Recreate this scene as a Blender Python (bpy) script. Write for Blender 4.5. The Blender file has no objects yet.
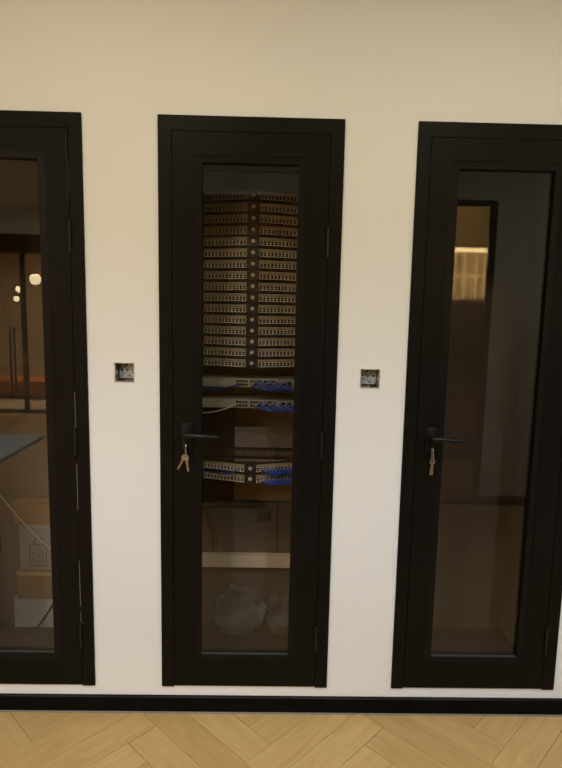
import bpy, bmesh, math, random
from mathutils import Vector, Matrix, noise
random.seed(7)
scene = bpy.context.scene
COL = scene.collection
PI = math.pi

# ------------------------------------------------------------------ camera
cam_data = bpy.data.cameras.new('camera')
cam = bpy.data.objects.new('camera', cam_data)
COL.objects.link(cam)
cam_data.sensor_fit = 'VERTICAL'
cam_data.sensor_height = 36.0
cam_data.lens = 566.39 / 768 * 36.0
cam_data.clip_start = 0.02
yaw, pitch, roll = (math.radians(a) for a in (0.974, 7.515, 1.168))
fw = Vector((math.sin(yaw) * math.cos(pitch), math.cos(yaw) * math.cos(pitch), -math.sin(pitch)))
rt = Vector((math.cos(yaw), -math.sin(yaw), 0))
up = rt.cross(fw)
r2 = rt * math.cos(roll) + up * math.sin(roll)
u2 = -rt * math.sin(roll) + up * math.cos(roll)
cam.matrix_world = Matrix(((r2.x, u2.x, -fw.x, 0.0), (r2.y, u2.y, -fw.y, -1.98), (r2.z, u2.z, -fw.z, 1.5226), (0, 0, 0, 1)))
scene.camera = cam

# ------------------------------------------------------------------ world, view
world = bpy.data.worlds.new('world')
scene.world = world
world.use_nodes = True
world.node_tree.nodes['Background'].inputs[0].default_value = (0.9, 0.8, 0.62, 1)
world.node_tree.nodes['Background'].inputs[1].default_value = 0.02
vs = scene.view_settings
vs.view_transform = 'Standard'
vs.look = 'None'
vs.exposure = 0.0
scene.cycles.caustics_refractive = False
scene.cycles.caustics_reflective = False
vs.gamma = 1.0
vs.use_curve_mapping = False

# ceiling lamp settings: x, y, watts, size x, size y, colour
CEILING_LAMPS = [
    (-0.55, -1.12, 8.3, (1.0, 0.93, 0.72)),
    (0.75, -1.12, 9.2, (1.0, 0.93, 0.72)),
    (2.2, -1.3, 9.0, (1.0, 0.93, 0.78)),
    (-2.3, -1.6, 6.5, (1.0, 0.93, 0.78)),
    (-3.2, -4.2, 34.0, (1.0, 0.93, 0.80)),
    (-1.8, -3.6, 20.0, (1.0, 0.93, 0.80)),
]
# added spots near the opposite wall, brightening and cooling the lower door wall: x, watts
ADDED_SPOTS = [(-1.75, 70), (-0.62, 70), (0.50, 70), (1.62, 70)]
SPOT_COLOUR = (0.87, 1.0, 1.24)
SPOT_Y, SPOT_Z, SPOT_AIM_Z = -2.12, 2.62, -0.30
LAMP_SPREAD = PI
CEIL = 2.8

# ------------------------------------------------------------------ materials
MATS = {}


def new_mat(name):
    m = bpy.data.materials.new(name)
    m.use_nodes = True
    nt = m.node_tree
    return m, nt, nt.nodes['Principled BSDF']


def pmat(name, col, rough=0.5, metal=0.0, spec=0.5, var=0.0, scale=20.0, bump=0.0, bscale=60.0, coat=0.0, dist=0.02):
    m, nt, b = new_mat(name)
    b.inputs['Base Color'].default_value = (*col, 1)
    b.inputs['Roughness'].default_value = rough
    b.inputs['Metallic'].default_value = metal
    b.inputs['Specular IOR Level'].default_value = spec
    b.inputs['Coat Weight'].default_value = coat
    tc = nt.nodes.new('ShaderNodeTexCoord')
    if var > 0:
        n = nt.nodes.new('ShaderNodeTexNoise')
        n.inputs['Scale'].default_value = scale
        n.inputs['Detail'].default_value = 5
        nt.links.new(tc.outputs['Object'], n.inputs['Vector'])
        r = nt.nodes.new('ShaderNodeValToRGB')
        r.color_ramp.elements[0].position = 0.3
        r.color_ramp.elements[1].position = 0.7
        r.color_ramp.elements[0].color = (*[c * (1 - var) for c in col], 1)
        r.color_ramp.elements[1].color = (*[min(1, c * (1 + var)) for c in col], 1)
        nt.links.new(n.outputs['Fac'], r.inputs['Fac'])
        nt.links.new(r.outputs['Color'], b.inputs['Base Color'])
    if bump > 0:
        n2 = nt.nodes.new('ShaderNodeTexNoise')
        n2.inputs['Scale'].default_value = bscale
        n2.inputs['Detail'].default_value = 4
        nt.links.new(tc.outputs['Object'], n2.inputs['Vector'])
        bp = nt.nodes.new('ShaderNodeBump')
        bp.inputs['Strength'].default_value = bump
        bp.inputs['Distance'].default_value = dist
        nt.links.new(n2.outputs['Fac'], bp.inputs['Height'])
        nt.links.new(bp.outputs['Normal'], b.inputs['Normal'])
    MATS[name] = m
    return m


def emat(name, col, strength):
    m, nt, b = new_mat(name)
    b.inputs['Base Color'].default_value = (*col, 1)
    b.inputs['Emission Color'].default_value = (*col, 1)
    b.inputs['Emission Strength'].default_value = strength
    MATS[name] = m
    return m


def glass_mat(name, tint, ior):
    """thin clear pane: the front face mirrors by Fresnel, the rest passes straight through"""
    m = bpy.data.materials.new(name)
    m.use_nodes = True
    nt = m.node_tree
    nt.nodes.clear()
    out = nt.nodes.new('ShaderNodeOutputMaterial')
    tr = nt.nodes.new('ShaderNodeBsdfTransparent')
    tr.inputs[0].default_value = (*tint, 1)
    clear = nt.nodes.new('ShaderNodeBsdfTransparent')
    gl = nt.nodes.new('ShaderNodeBsdfGlossy')
    gl.inputs['Roughness'].default_value = 0.0
    fr = nt.nodes.new('ShaderNodeFresnel')
    fr.inputs[0].default_value = ior
    mx = nt.nodes.new('ShaderNodeMixShader')
    geo = nt.nodes.new('ShaderNodeNewGeometry')
    mx2 = nt.nodes.new('ShaderNodeMixShader')
    nt.links.new(fr.outputs[0], mx.inputs[0])
    nt.links.new(tr.outputs[0], mx.inputs[1])
    nt.links.new(gl.outputs[0], mx.inputs[2])
    nt.links.new(geo.outputs['Backfacing'], mx2.inputs[0])
    nt.links.new(mx.outputs[0], mx2.inputs[1])
    nt.links.new(clear.outputs[0], mx2.inputs[2])
    nt.links.new(mx2.outputs[0], out.inputs[0])
    MATS[name] = m
    return m


def wood_mat(name, island):
    """light oak: per-plank tone, stretched grain along the plank"""
    m, nt, b = new_mat(name)
    tc = nt.nodes.new('ShaderNodeTexCoord')
    if island:
        g = nt.nodes.new('ShaderNodeNewGeometry')
        rnd = g.outputs['Random Per Island']
    else:
        g = nt.nodes.new('ShaderNodeObjectInfo')
        rnd = g.outputs['Random']
    mul = nt.nodes.new('ShaderNodeMath')
    mul.operation = 'MULTIPLY'
    mul.inputs[1].default_value = 37.0
    nt.links.new(rnd, mul.inputs[0])
    comb = nt.nodes.new('ShaderNodeCombineXYZ')
    for i in range(3):
        nt.links.new(mul.outputs[0], comb.inputs[i])
    add = nt.nodes.new('ShaderNodeVectorMath')
    add.operation = 'ADD'
    nt.links.new(tc.outputs['Object'], add.inputs[0])
    nt.links.new(comb.outputs[0], add.inputs[1])
    mp = nt.nodes.new('ShaderNodeMapping')
    mp.inputs['Scale'].default_value = (3.0, 26.0, 10.0) if not island else (6, 6, 6)
    nt.links.new(add.outputs[0], mp.inputs['Vector'])
    n = nt.nodes.new('ShaderNodeTexNoise')
    n.inputs['Scale'].default_value = 1.6
    n.inputs['Detail'].default_value = 6
    n.inputs['Distortion'].default_value = 0.8
    nt.links.new(mp.outputs[0], n.inputs['Vector'])
    ramp = nt.nodes.new('ShaderNodeValToRGB')
    ramp.color_ramp.elements[0].position = 0.30
    ramp.color_ramp.elements[0].color = (0.445, 0.29, 0.115, 1)
    ramp.color_ramp.elements[1].position = 0.72
    ramp.color_ramp.elements[1].color = (0.53, 0.365, 0.152, 1)
    nt.links.new(n.outputs['Fac'], ramp.inputs['Fac'])
    tone = nt.nodes.new('ShaderNodeValToRGB')
    tone.color_ramp.elements[0].color = (0.92, 0.88, 0.83, 1)
    tone.color_ramp.elements[1].color = (1.05, 1.05, 1.05, 1)
    nt.links.new(rnd, tone.inputs['Fac'])
    mix = nt.nodes.new('ShaderNodeMix')
    mix.data_type = 'RGBA'
    mix.blend_type = 'MULTIPLY'
    mix.inputs[0].default_value = 1.0
    nt.links.new(ramp.outputs['Color'], mix.inputs[6])
    nt.links.new(tone.outputs['Color'], mix.inputs[7])
    nt.links.new(mix.outputs[2], b.inputs['Base Color'])
    b.inputs['Roughness'].default_value = 0.42
    b.inputs['Specular IOR Level'].default_value = 0.35
    MATS[name] = m
    return m


pmat('wall_paint', (0.785, 0.785, 0.765), 0.75, var=0.015, scale=1.3, bump=0.05, bscale=140, dist=0.002, spec=0.2)
pmat('wall_paint_grey', (0.60, 0.61, 0.58), 0.8, var=0.02, scale=1.5, spec=0.2)
pmat('ceiling_paint', (0.84, 0.82, 0.79), 0.9, spec=0.1)
pmat('door_black', (0.0068, 0.0058, 0.0044), 0.42, spec=0.09, var=0.15, scale=4, bump=0.02, bscale=300, dist=0.001)
pmat('bead_black', (0.0072, 0.0062, 0.0052), 0.38, spec=0.12)
pmat('hardware_black', (0.007, 0.007, 0.007), 0.28, metal=0.0, spec=0.22)
pmat('hinge_black', (0.02, 0.02, 0.02), 0.3, metal=0.6)
pmat('baseboard_black', (0.0035, 0.003, 0.003), 0.3, spec=0.07)
pmat('lip_gloss_grey', (0.30, 0.31, 0.30), 0.4, metal=0.3)
pmat('highlight_grey', (0.05, 0.047, 0.045), 0.4)
pmat('seal_grey', (0.30, 0.28, 0.25), 0.6)
pmat('steel', (0.55, 0.54, 0.51), 0.3, metal=1.0)
pmat('brass', (0.42, 0.35, 0.24), 0.32, metal=0.9)
pmat('nickel', (0.46, 0.41, 0.33), 0.32, metal=0.85)
pmat('galvanised', (0.68, 0.65, 0.56), 0.7, metal=0.0, var=0.3, scale=70, bump=0.3, bscale=90, dist=0.003)
pmat('box_dull', (0.27, 0.25, 0.21), 0.6, metal=0.1, var=0.3, scale=60)
pmat('plaster', (0.68, 0.65, 0.59), 0.9, var=0.1, scale=60, bump=0.5, bscale=80, dist=0.004)
pmat('hole_dark', (0.012, 0.011, 0.010), 0.8)
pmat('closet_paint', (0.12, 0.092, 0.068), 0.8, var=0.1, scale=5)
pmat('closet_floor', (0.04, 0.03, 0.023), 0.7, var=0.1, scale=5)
pmat('rack_black', (0.016, 0.015, 0.014), 0.45)
pmat('panel_black', (0.020, 0.016, 0.012), 0.5)
pmat('label_tan', (0.46, 0.375, 0.25), 0.5, var=0.12, scale=30)
pmat('jack_white', (0.95, 0.88, 0.72), 0.4)
pmat('badge_grey', (0.72, 0.69, 0.62), 0.35)
pmat('switch_cream', (0.40, 0.375, 0.275), 0.4, var=0.06, scale=14)
pmat('cord_blue', (0.03, 0.10, 0.55), 0.4)
pmat('cord_blue_dark', (0.02, 0.05, 0.26), 0.45)
pmat('cord_grey', (0.55, 0.50, 0.42), 0.5)
pmat('cord_brown', (0.10, 0.08, 0.06), 0.5)
pmat('cord_black', (0.012, 0.011, 0.010), 0.5)
pmat('plug_clear', (0.45, 0.47, 0.55), 0.25)
pmat('brush_black', (0.03, 0.026, 0.022), 0.8)
pmat('carton_brown', (0.26, 0.135, 0.055), 0.8, var=0.12, scale=8)
pmat('carton_white', (0.30, 0.265, 0.245), 0.7, var=0.06, scale=9)
pmat('carton_ink', (0.15, 0.125, 0.115), 0.8)
pmat('tape_tan', (0.46, 0.33, 0.18), 0.35)
pmat('foam_white', (0.40, 0.385, 0.36), 0.8, var=0.05, scale=20)
pmat('pine_pale', (0.93, 0.76, 0.52), 0.5, var=0.06, scale=12)
pmat('reflection_tan', (0.43, 0.32, 0.21), 0.6, var=0.08, scale=6)
pmat('socket_dark', (0.03, 0.022, 0.018), 0.5)
pmat('table_grey', (0.62, 0.68, 0.70), 0.35)
pmat('table_leg', (0.03, 0.03, 0.03), 0.4)
pmat('frame_black', (0.010, 0.009, 0.008), 0.4)
pmat('lobby_tan', (0.50, 0.40, 0.25), 0.8, var=0.15, scale=1.5)
pmat('lobby_floor', (0.70, 0.60, 0.42), 0.4, var=0.08, scale=2)
pmat('bench_orange', (0.55, 0.16, 0.03), 0.6, var=0.1, scale=9)
pmat('counter_cream', (0.75, 0.68, 0.48), 0.5)
pmat('leaf_green', (0.03, 0.07, 0.025), 0.5)
pmat('pot_dark', (0.05, 0.04, 0.035), 0.6)
pmat('vinyl_white', (0.6, 0.6, 0.56), 0.6)
emat('lamp_white', (1.0, 0.86, 0.62), 9.0)
emat('globe_glow', (1.0, 0.80, 0.48), 16.0)
emat('strip_glow', (1.0, 0.78, 0.45), 20.0)
emat('shade_glow', (1.0, 0.70, 0.33), 6.0)
glass_mat('pane_glass', (0.80, 0.77, 0.72), 1.68)
glass_mat('partition_glass', (0.85, 0.85, 0.83), 1.5)
wood_mat('oak_plank', False)
wood_mat('oak_far', True)

m = bpy.data.materials.new('fluted_glass')
m.use_nodes = True
nt = m.node_tree
nt.nodes.clear()
o_ = nt.nodes.new('ShaderNodeOutputMaterial')
g_ = nt.nodes.new('ShaderNodeBsdfGlass')
g_.inputs['Roughness'].default_value = 0.06
g_.inputs['IOR'].default_value = 1.35
g_.inputs['Color'].default_value = (0.9, 0.86, 0.76, 1)
nt.links.new(g_.outputs[0], o_.inputs[0])
MATS['fluted_glass'] = m

m = bpy.data.materials.new('plastic_film')
m.use_nodes = True
nt = m.node_tree
nt.nodes.clear()
o_ = nt.nodes.new('ShaderNodeOutputMaterial')
t_ = nt.nodes.new('ShaderNodeBsdfTransparent')
t_.inputs[0].default_value = (0.93, 0.92, 0.9, 1)
d_ = nt.nodes.new('ShaderNodeBsdfPrincipled')
d_.inputs['Base Color'].default_value = (0.62, 0.59, 0.55, 1)
d_.inputs['Roughness'].default_value = 0.25
tc_ = nt.nodes.new('ShaderNodeTexCoord')
n_ = nt.nodes.new('ShaderNodeTexNoise')
n_.inputs['Scale'].default_value = 14
n_.inputs['Detail'].default_value = 5
nt.links.new(tc_.outputs['Object'], n_.inputs['Vector'])
r_ = nt.nodes.new('ShaderNodeValToRGB')
r_.color_ramp.elements[0].position = 0.42
r_.color_ramp.elements[0].color = (0.04, 0.04, 0.04, 1)
r_.color_ramp.elements[1].position = 0.68
r_.color_ramp.elements[1].color = (0.27, 0.27, 0.27, 1)
nt.links.new(n_.outputs['Fac'], r_.inputs['Fac'])
x_ = nt.nodes.new('ShaderNodeMixShader')
nt.links.new(r_.outputs['Color'], x_.inputs[0])
nt.links.new(t_.outputs[0], x_.inputs[1])
nt.links.new(d_.outputs[0], x_.inputs[2])
nt.links.new(x_.outputs[0], o_.inputs[0])
MATS['plastic_film'] = m


# ------------------------------------------------------------------ mesh helpers
class MB:
    """collects shapes into one mesh object"""

    def __init__(self):
        self.v, self.f, self.mi, self.mats = [], [], [], []

    def _m(self, mat):
        if mat not in self.mats:
            self.mats.append(mat)
        return self.mats.index(mat)

    def add(self, vs_, fs_, mat):
        o = len(self.v)
        i = self._m(mat)
        self.v += [tuple(p) for p in vs_]
        for f in fs_:
            self.f.append(tuple(o + k for k in f))
            self.mi.append(i)
        return self

    def box(self, x0, x1, y0, y1, z0, z1, mat):
        vs_ = [(x, y, z) for z in (z0, z1) for y in (y0, y1) for x in (x0, x1)]
        fs_ = [(0, 2, 3, 1), (4, 5, 7, 6), (0, 1, 5, 4), (2, 6, 7, 3), (0, 4, 6, 2), (1, 3, 7, 5)]
        return self.add(vs_, fs_, mat)

    def bbox(self, x0, x1, y0, y1, z0, z1, mat, b=0.002, seg=2):
        bm = bmesh.new()
        bmesh.ops.create_cube(bm, size=1)
        for v in bm.verts:
            v.co = Vector(((x0 + x1) / 2 + v.co.x * (x1 - x0), (y0 + y1) / 2 + v.co.y * (y1 - y0), (z0 + z1) / 2 + v.co.z * (z1 - z0)))
        bmesh.ops.bevel(bm, geom=bm.edges[:], offset=b, segments=seg, affect='EDGES', profile=0.5)
        bm.verts.index_update()
        self.add([v.co.copy() for v in bm.verts], [[v.index for v in f.verts] for f in bm.faces], mat)
        bm.free()
        return self

    def tube(self, pts, r, mat, n=8, cap=True):
        pts = [Vector(p) for p in pts]
        vs_, fs_ = [], []
        prev = None
        for i, p in enumerate(pts):
            t = (pts[min(i + 1, len(pts) - 1)] - pts[max(i - 1, 0)]).normalized()
            if prev is None:
                a = Vector((0, 0, 1)) if abs(t.z) < 0.9 else Vector((1, 0, 0))
                nn = t.cross(a).normalized()
            else:
                nn = (prev - t * prev.dot(t)).normalized()
            prev = nn
            bb = t.cross(nn)
            rr = r[i] if isinstance(r, (list, tuple)) else r
            for k in range(n):
                a = 2 * PI * k / n
                vs_.append(p + nn * (math.cos(a) * rr) + bb * (math.sin(a) * rr))
        for i in range(len(pts) - 1):
            for k in range(n):
                k2 = (k + 1) % n
                fs_.append((i * n + k, i * n + k2, (i + 1) * n + k2, (i + 1) * n + k))
        if cap:
            fs_.append(tuple(range(n))[::-1])
            fs_.append(tuple((len(pts) - 1) * n + k for k in range(n)))
        return self.add(vs_, fs_, mat)

    def ring(self, x0, x1, z0, z1, l, r, b, t, yo, yi, yb, mat):
        """rectangular picture-frame ring in the xz plane; front depth yo at the outer edge, yi at the inner edge"""
        o = [(x0, z0), (x1, z0), (x1, z1), (x0, z1)]
        i = [(x0 + l, z0 + b), (x1 - r, z0 + b), (x1 - r, z1 - t), (x0 + l, z1 - t)]
        vs_ = [(x, yo, z) for x, z in o] + [(x, yi, z) for x, z in i] + [(x, yb, z) for x, z in o] + [(x, yb, z) for x, z in i]
        fs_ = []
        for k in range(4):
            k2 = (k + 1) % 4
            fs_ += [(k, k2, 4 + k2, 4 + k), (4 + k, 4 + k2, 12 + k2, 12 + k), (8 + k2, 8 + k, 12 + k, 12 + k2), (k2, k, 8 + k, 8 + k2)]
        return self.add(vs_, fs_, mat)

    def prism(self, poly, y0, y1, mat):
        """polygon of (x, z) points extruded from y0 (front) to y1"""
        n = len(poly)
        vs_ = [(x, y0, z) for x, z in poly] + [(x, y1, z) for x, z in poly]
        fs_ = [tuple(range(n)), tuple(range(2 * n - 1, n - 1, -1))]
        for k in range(n):
            k2 = (k + 1) % n
            fs_.append((k2, k, n + k, n + k2))
        return self.add(vs_, fs_, mat)

    def disc(self, c, axis, r, h, mat, n=20):
        a = Vector(axis).normalized()
        c = Vector(c)
        return self.tube([c, c + a * h], r, mat, n)

    def move(self, M):
        self.v = [tuple(M @ Vector(p)) for p in self.v]
        return self

    def mesh(self, name, smooth=False):
        me = bpy.data.meshes.new(name)
        me.from_pydata(self.v, [], self.f)
        for mt in self.mats:
            me.materials.append(MATS[mt])
        for p, i in zip(me.polygons, self.mi):
            p.material_index = i
            p.use_smooth = smooth
        me.validate()
        bm = bmesh.new()
        bm.from_mesh(me)
        bmesh.ops.recalc_face_normals(bm, faces=bm.faces[:])
        bm.to_mesh(me)
        bm.free()
        if smooth:
            me.set_sharp_from_angle(angle=math.radians(35))
        return me

    def build(self, name, parent=None, smooth=False):
        return link(name, self.mesh(name, smooth), parent)


def link(name, me, parent=None, loc=None, rot=None):
    o = bpy.data.objects.new(name, me)
    COL.objects.link(o)
    if parent is not None:
        o.parent = parent
    if loc:
        o.location = loc
    if rot:
        o.rotation_euler = rot
    return o


def tag(o, label, cat, group=None, kind=None):
    o['label'] = label
    o['category'] = cat
    if group:
        o['group'] = group
    if kind:
        o['kind'] = kind
    return o


def thing(name, label, cat, loc=(0, 0, 0), group=None, kind=None):
    o = bpy.data.objects.new(name, None)
    COL.objects.link(o)
    o.empty_display_size = 0.05
    o.location = loc
    return tag(o, label, cat, group, kind)


def bez(p0, p1, p2, p3, n=14):
    out = []
    p0, p1, p2, p3 = map(Vector, (p0, p1, p2, p3))
    for i in range(n + 1):
        t = i / n
        out.append(p0 * (1 - t) ** 3 + p1 * 3 * t * (1 - t) ** 2 + p2 * 3 * t * t * (1 - t) + p3 * t ** 3)
    return out


# ------------------------------------------------------------------ layout numbers (metres; wall face at y = 0)
DW = 0.622
DZ0, DZ1 = 0.1045, 2.1523
DOORS = [-1.265, -0.3922, 0.4748]          # outer left edge of each door frame
BOXES = [(-0.5157, 1.2915), (0.3475, 1.2855)]
BH = 0.0335                                # half size of the wall box openings
WT = 0.10                                  # wall thickness
CD = 0.50                                  # closet back

# ------------------------------------------------------------------ wall in view, with its openings
wx0, wx1 = -5.0, 3.2


def wall_grid(holes, x0, x1, z0, z1, y0, y1, mat):
    xs = sorted({x0, x1, *[h[0] for h in holes], *[h[1] for h in holes]})
    zs = sorted({z0, z1, *[h[2] for h in holes], *[h[3] for h in holes]})
    solid = {}
    for i in range(len(xs) - 1):
        for k in range(len(zs) - 1):
            cx, cz = (xs[i] + xs[i + 1]) / 2, (zs[k] + zs[k + 1]) / 2
            solid[i, k] = not any(h[0] < cx < h[1] and h[2] < cz < h[3] for h in holes)
    mb = MB()
    for (i, k), s in solid.items():
        if not s:
            continue
        a, b, c, d = xs[i], xs[i + 1], zs[k], zs[k + 1]
        mb.add([(a, y0, c), (b, y0, c), (b, y0, d), (a, y0, d)], [(0, 1, 2, 3)], mat)
        mb.add([(a, y1, c), (b, y1, c), (b, y1, d), (a, y1, d)], [(3, 2, 1, 0)], mat)
        for di, dk, q in ((-1, 0, [(a, y0, d), (a, y1, d), (a, y1, c), (a, y0, c)]), (1, 0, [(b, y0, c), (b, y1, c), (b, y1, d), (b, y0, d)]),
                          (0, -1, [(a, y0, c), (a, y1, c), (b, y1, c), (b, y0, c)]), (0, 1, [(b, y0, d), (b, y1, d), (a, y1, d), (a, y0, d)])):
            if not solid.get((i + di, k + dk), False):
                mb.add(q, [(0, 1, 2, 3)], mat)
    return mb


def raw_build(mb, name):
    """build and weld, keeping a clean closed shell"""
    o = mb.build(name)
    bm = bmesh.new()
    bm.from_mesh(o.data)
    bmesh.ops.remove_doubles(bm, verts=bm.verts[:], dist=1e-5)
    bmesh.ops.recalc_face_normals(bm, faces=bm.faces[:])
    bm.to_mesh(o.data)
    bm.free()
    return o


holes = [(d, d + DW, DZ0, DZ1) for d in DOORS] + [(x - BH, x + BH, z - BH, z + BH) for x, z in BOXES]
wall = raw_build(wall_grid(holes, wx0, wx1, 0.0, CEIL, 0.0, WT, 'wall_paint'), 'wall_back')
tag(wall, 'off-white painted wall holding three narrow black glazed doors', 'wall', kind='structure')

# ------------------------------------------------------------------ floor with oak planks in herringbone
fl = MB().box(wx0, wx1, -5.9, 0.0, -0.06, -0.012, 'pine_pale').build('floor')
tag(fl, 'light oak herringbone plank floor in front of the wall', 'floor', kind='structure')
PW, PN = 0.118, 5
PL = PW * PN
GAP = 0.0007
PX0 = 0.02                                 # sideways shift of the pattern


def clip(poly, axis, val, keep_less):
    out = []
    for i in range(len(poly)):
        a, b = poly[i], poly[(i + 1) % len(poly)]
        ia = (a[axis] <= val) if keep_less else (a[axis] >= val)
        ib = (b[axis] <= val) if keep_less else (b[axis] >= val)
        if ia:
            out.append(a)
        if ia != ib:
            t = (val - a[axis]) / (b[axis] - a[axis])
            out.append(tuple(a[k] + (b[k] - a[k]) * t for k in range(2)))
    return out


def plank_mesh(poly, name):
    """thin board from a local xy polygon, its top edges chamfered"""
    n = len(poly)
    c = (sum(p[0] for p in poly) / n, sum(p[1] for p in poly) / n)
    ch = 0.0008
    ins = []
    for p in poly:
        d = math.hypot(p[0] - c[0], p[1] - c[1]) or 1
        ins.append((p[0] - (p[0] - c[0]) / d * ch * 1.6, p[1] - (p[1] - c[1]) / d * ch * 1.6))
    vs_ = [(x, y, -0.012) for x, y in poly] + [(x, y, -ch) for x, y in poly] + [(x, y, 0) for x, y in ins]
    fs_ = [tuple(range(n - 1, -1, -1)), tuple(range(2 * n, 3 * n))]
    for k in range(n):
        k2 = (k + 1) % n
        fs_ += [(k, k2, n + k2, n + k), (n + k, n + k2, 2 * n + k2, 2 * n + k)]
    return vs_, fs_


planks = []
c45 = math.sqrt(0.5)


def uv_to_world(u, v):
    # the (1,1) diagonal of the pattern runs towards the wall
    return ((u - v) * c45 + PX0, (u + v) * c45 - 3.0)


for jj in range(-9, 10):
    for k in range(-60, 61):
        for kind in (0, 1):
            if kind == 0:
                u0, u1, v0, v1 = k + 2 * PN * jj, k + PN + 2 * PN * jj, k, k + 1
            else:
                c = k
                u0, u1, v0, v1 = c + 2 * PN * jj, c + 1 + 2 * PN * jj, c - 2 * PN + 1, c - PN + 1
            cu, cv = (u0 + u1) / 2 * PW, (v0 + v1) / 2 * PW
            cx, cy = uv_to_world(cu, cv)
            if not (wx0 - 0.4 < cx < wx1 + 0.4 and -6.4 < cy < 0.4):
                continue
            planks.append((cx, cy, PI / 4 if kind == 0 else -PI / 4))
hl, hw = PL / 2 - GAP, PW / 2 - GAP
base_poly = [(-hl, -hw), (hl, -hw), (hl, hw), (-hl, hw)]
full_me = None
far = MB()
todo = []
for cx, cy, a in planks:
    ca, sa = math.cos(a), math.sin(a)
    wp = [(cx + x * ca - y * sa, cy + x * sa + y * ca) for x, y in base_poly]
    cp = clip(clip(clip(clip(wp, 1, -0.0142, True), 1, -5.9, False), 0, wx0, False), 0, wx1, True)
    if len(cp) < 3:
        continue
    area = abs(sum(cp[i][0] * cp[(i + 1) % len(cp)][1] - cp[(i + 1) % len(cp)][0] * cp[i][1] for i in range(len(cp)))) / 2
    if area < 2e-4:
        continue
    todo.append((math.hypot(cx * 0.8 - 0.05, cy), cx, cy, a, cp, area > PL * PW * 0.97))
todo.sort(key=lambda t: t[0])
for i, (d, cx, cy, a, cp, whole) in enumerate(todo):
    ca, sa = math.cos(a), math.sin(a)
    if i < 298:
        if whole:
            if full_me is None:
                full_me = MB().add(*plank_mesh(base_poly, 'plank'), 'oak_plank').mesh('plank')
            me = full_me
        else:
            lp = [((x - cx) * ca + (y - cy) * sa, -(x - cx) * sa + (y - cy) * ca) for x, y in cp]
            me = MB().add(*plank_mesh(lp, 'plank'), 'oak_plank').mesh('plank')
        link('plank', me, fl, (cx, cy, 0), (0, 0, a))
    else:
        far.add(*plank_mesh(cp, 'far'), 'oak_far')
fo = far.build('far_planks', fl)
fo['kind'] = 'stuff'

# ------------------------------------------------------------------ baseboard, two lengths meeting under the middle door
BZ = 0.0655
for nm, xa, xb, lab in (('baseboard_back', wx0, 0.1035, 'glossy black baseboard length running under the doorway with the network rack'),
                        ('baseboard_back.001', 0.1045, wx1, 'glossy black baseboard length running under the empty closet door')):
    mb = MB()
    prof = [(-0.012, 0.0055), (0.0, 0.0055), (0.0, BZ), (-0.009, BZ), (-0.012, BZ - 0.003)]
    n = len(prof)
    vs_ = [(xa, y, z) for y, z in prof] + [(xb, y, z) for y, z in prof]
    fs_ = [tuple(range(n)), tuple(range(2 * n - 1, n - 1, -1))] + [((k + 1) % n, k, n + k, n + (k + 1) % n) for k in range(n)]
    mb.add(vs_, fs_, 'baseboard_black')
    b = mb.build(nm)
    tag(b, lab, 'baseboard', kind='structure')
    MB().box(xa, xb, -0.0140, -0.0005, 0.0, 0.0055, 'lip_gloss_grey').build('lip_highlight', b)  # bottom lip coloured pale to imitate its gloss reflection

# ------------------------------------------------------------------ ceiling and the rest of the room
c = MB().box(wx0, wx1, -5.9, 0.0, CEIL, CEIL + 0.05, 'ceiling_paint').build('ceiling')
tag(c, 'plain off-white ceiling above the corridor', 'ceiling', kind='structure')
OY = -2.35                                 # face of the wall opposite the doors
OX0, OX1, OZ = -0.75, 1.675, 2.36
w = MB().box(OX0, wx1, OY - 0.1, OY, OZ, CEIL, 'wall_paint_grey').box(OX1, wx1, OY - 0.1, OY, 0, OZ, 'wall_paint_grey').build('wall_front')
tag(w, 'grey painted wall opposite the doors, around the fluted glass partition', 'wall', kind='structure')
b = MB().bbox(OX1 + 0.002, wx1, OY, OY + 0.012, 0, 0.075, 'baseboard_black', 0.002).build('baseboard_front')
tag(b, 'black baseboard under the grey wall beside the fluted glass', 'baseboard', kind='structure')
w = MB().box(OX0, OX0 + 0.08, -4.3, OY - 0.1, 0, CEIL, 'wall_paint_grey').build('wall_side')
tag(w, 'grey side wall of the room behind the fluted glass', 'wall', kind='structure')
w = MB().box(OX0 + 0.08, wx1, -4.4, -4.3, 0, CEIL, 'lobby_tan').build('wall_far')
tag(w, 'tan end wall of the room behind the fluted glass', 'wall', kind='structure')
w = MB().box(wx1, wx1 + 0.1, -5.9, 0, 0, CEIL, 'wall_paint').build('wall_right')
tag(w, 'off-white end wall beyond the empty closet door', 'wall', kind='structure')
w = MB().box(wx0 - 0.1, wx0, -5.9, 0, 0, CEIL, 'wall_paint').build('wall_left')
tag(w, 'off-white end wall beyond the grey table', 'wall', kind='structure')
GY = -5.94
w = MB().box(wx0, wx1, GY - 0.06, GY + 0.04, 2.46, CEIL, 'wall_paint').box(-1.2, wx1, GY - 0.06, GY + 0.04, 0, 2.46, 'wall_paint').build('wall_lobby')
tag(w, 'grey wall over the clear glass partition of the lobby', 'wall', kind='structure')


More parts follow.
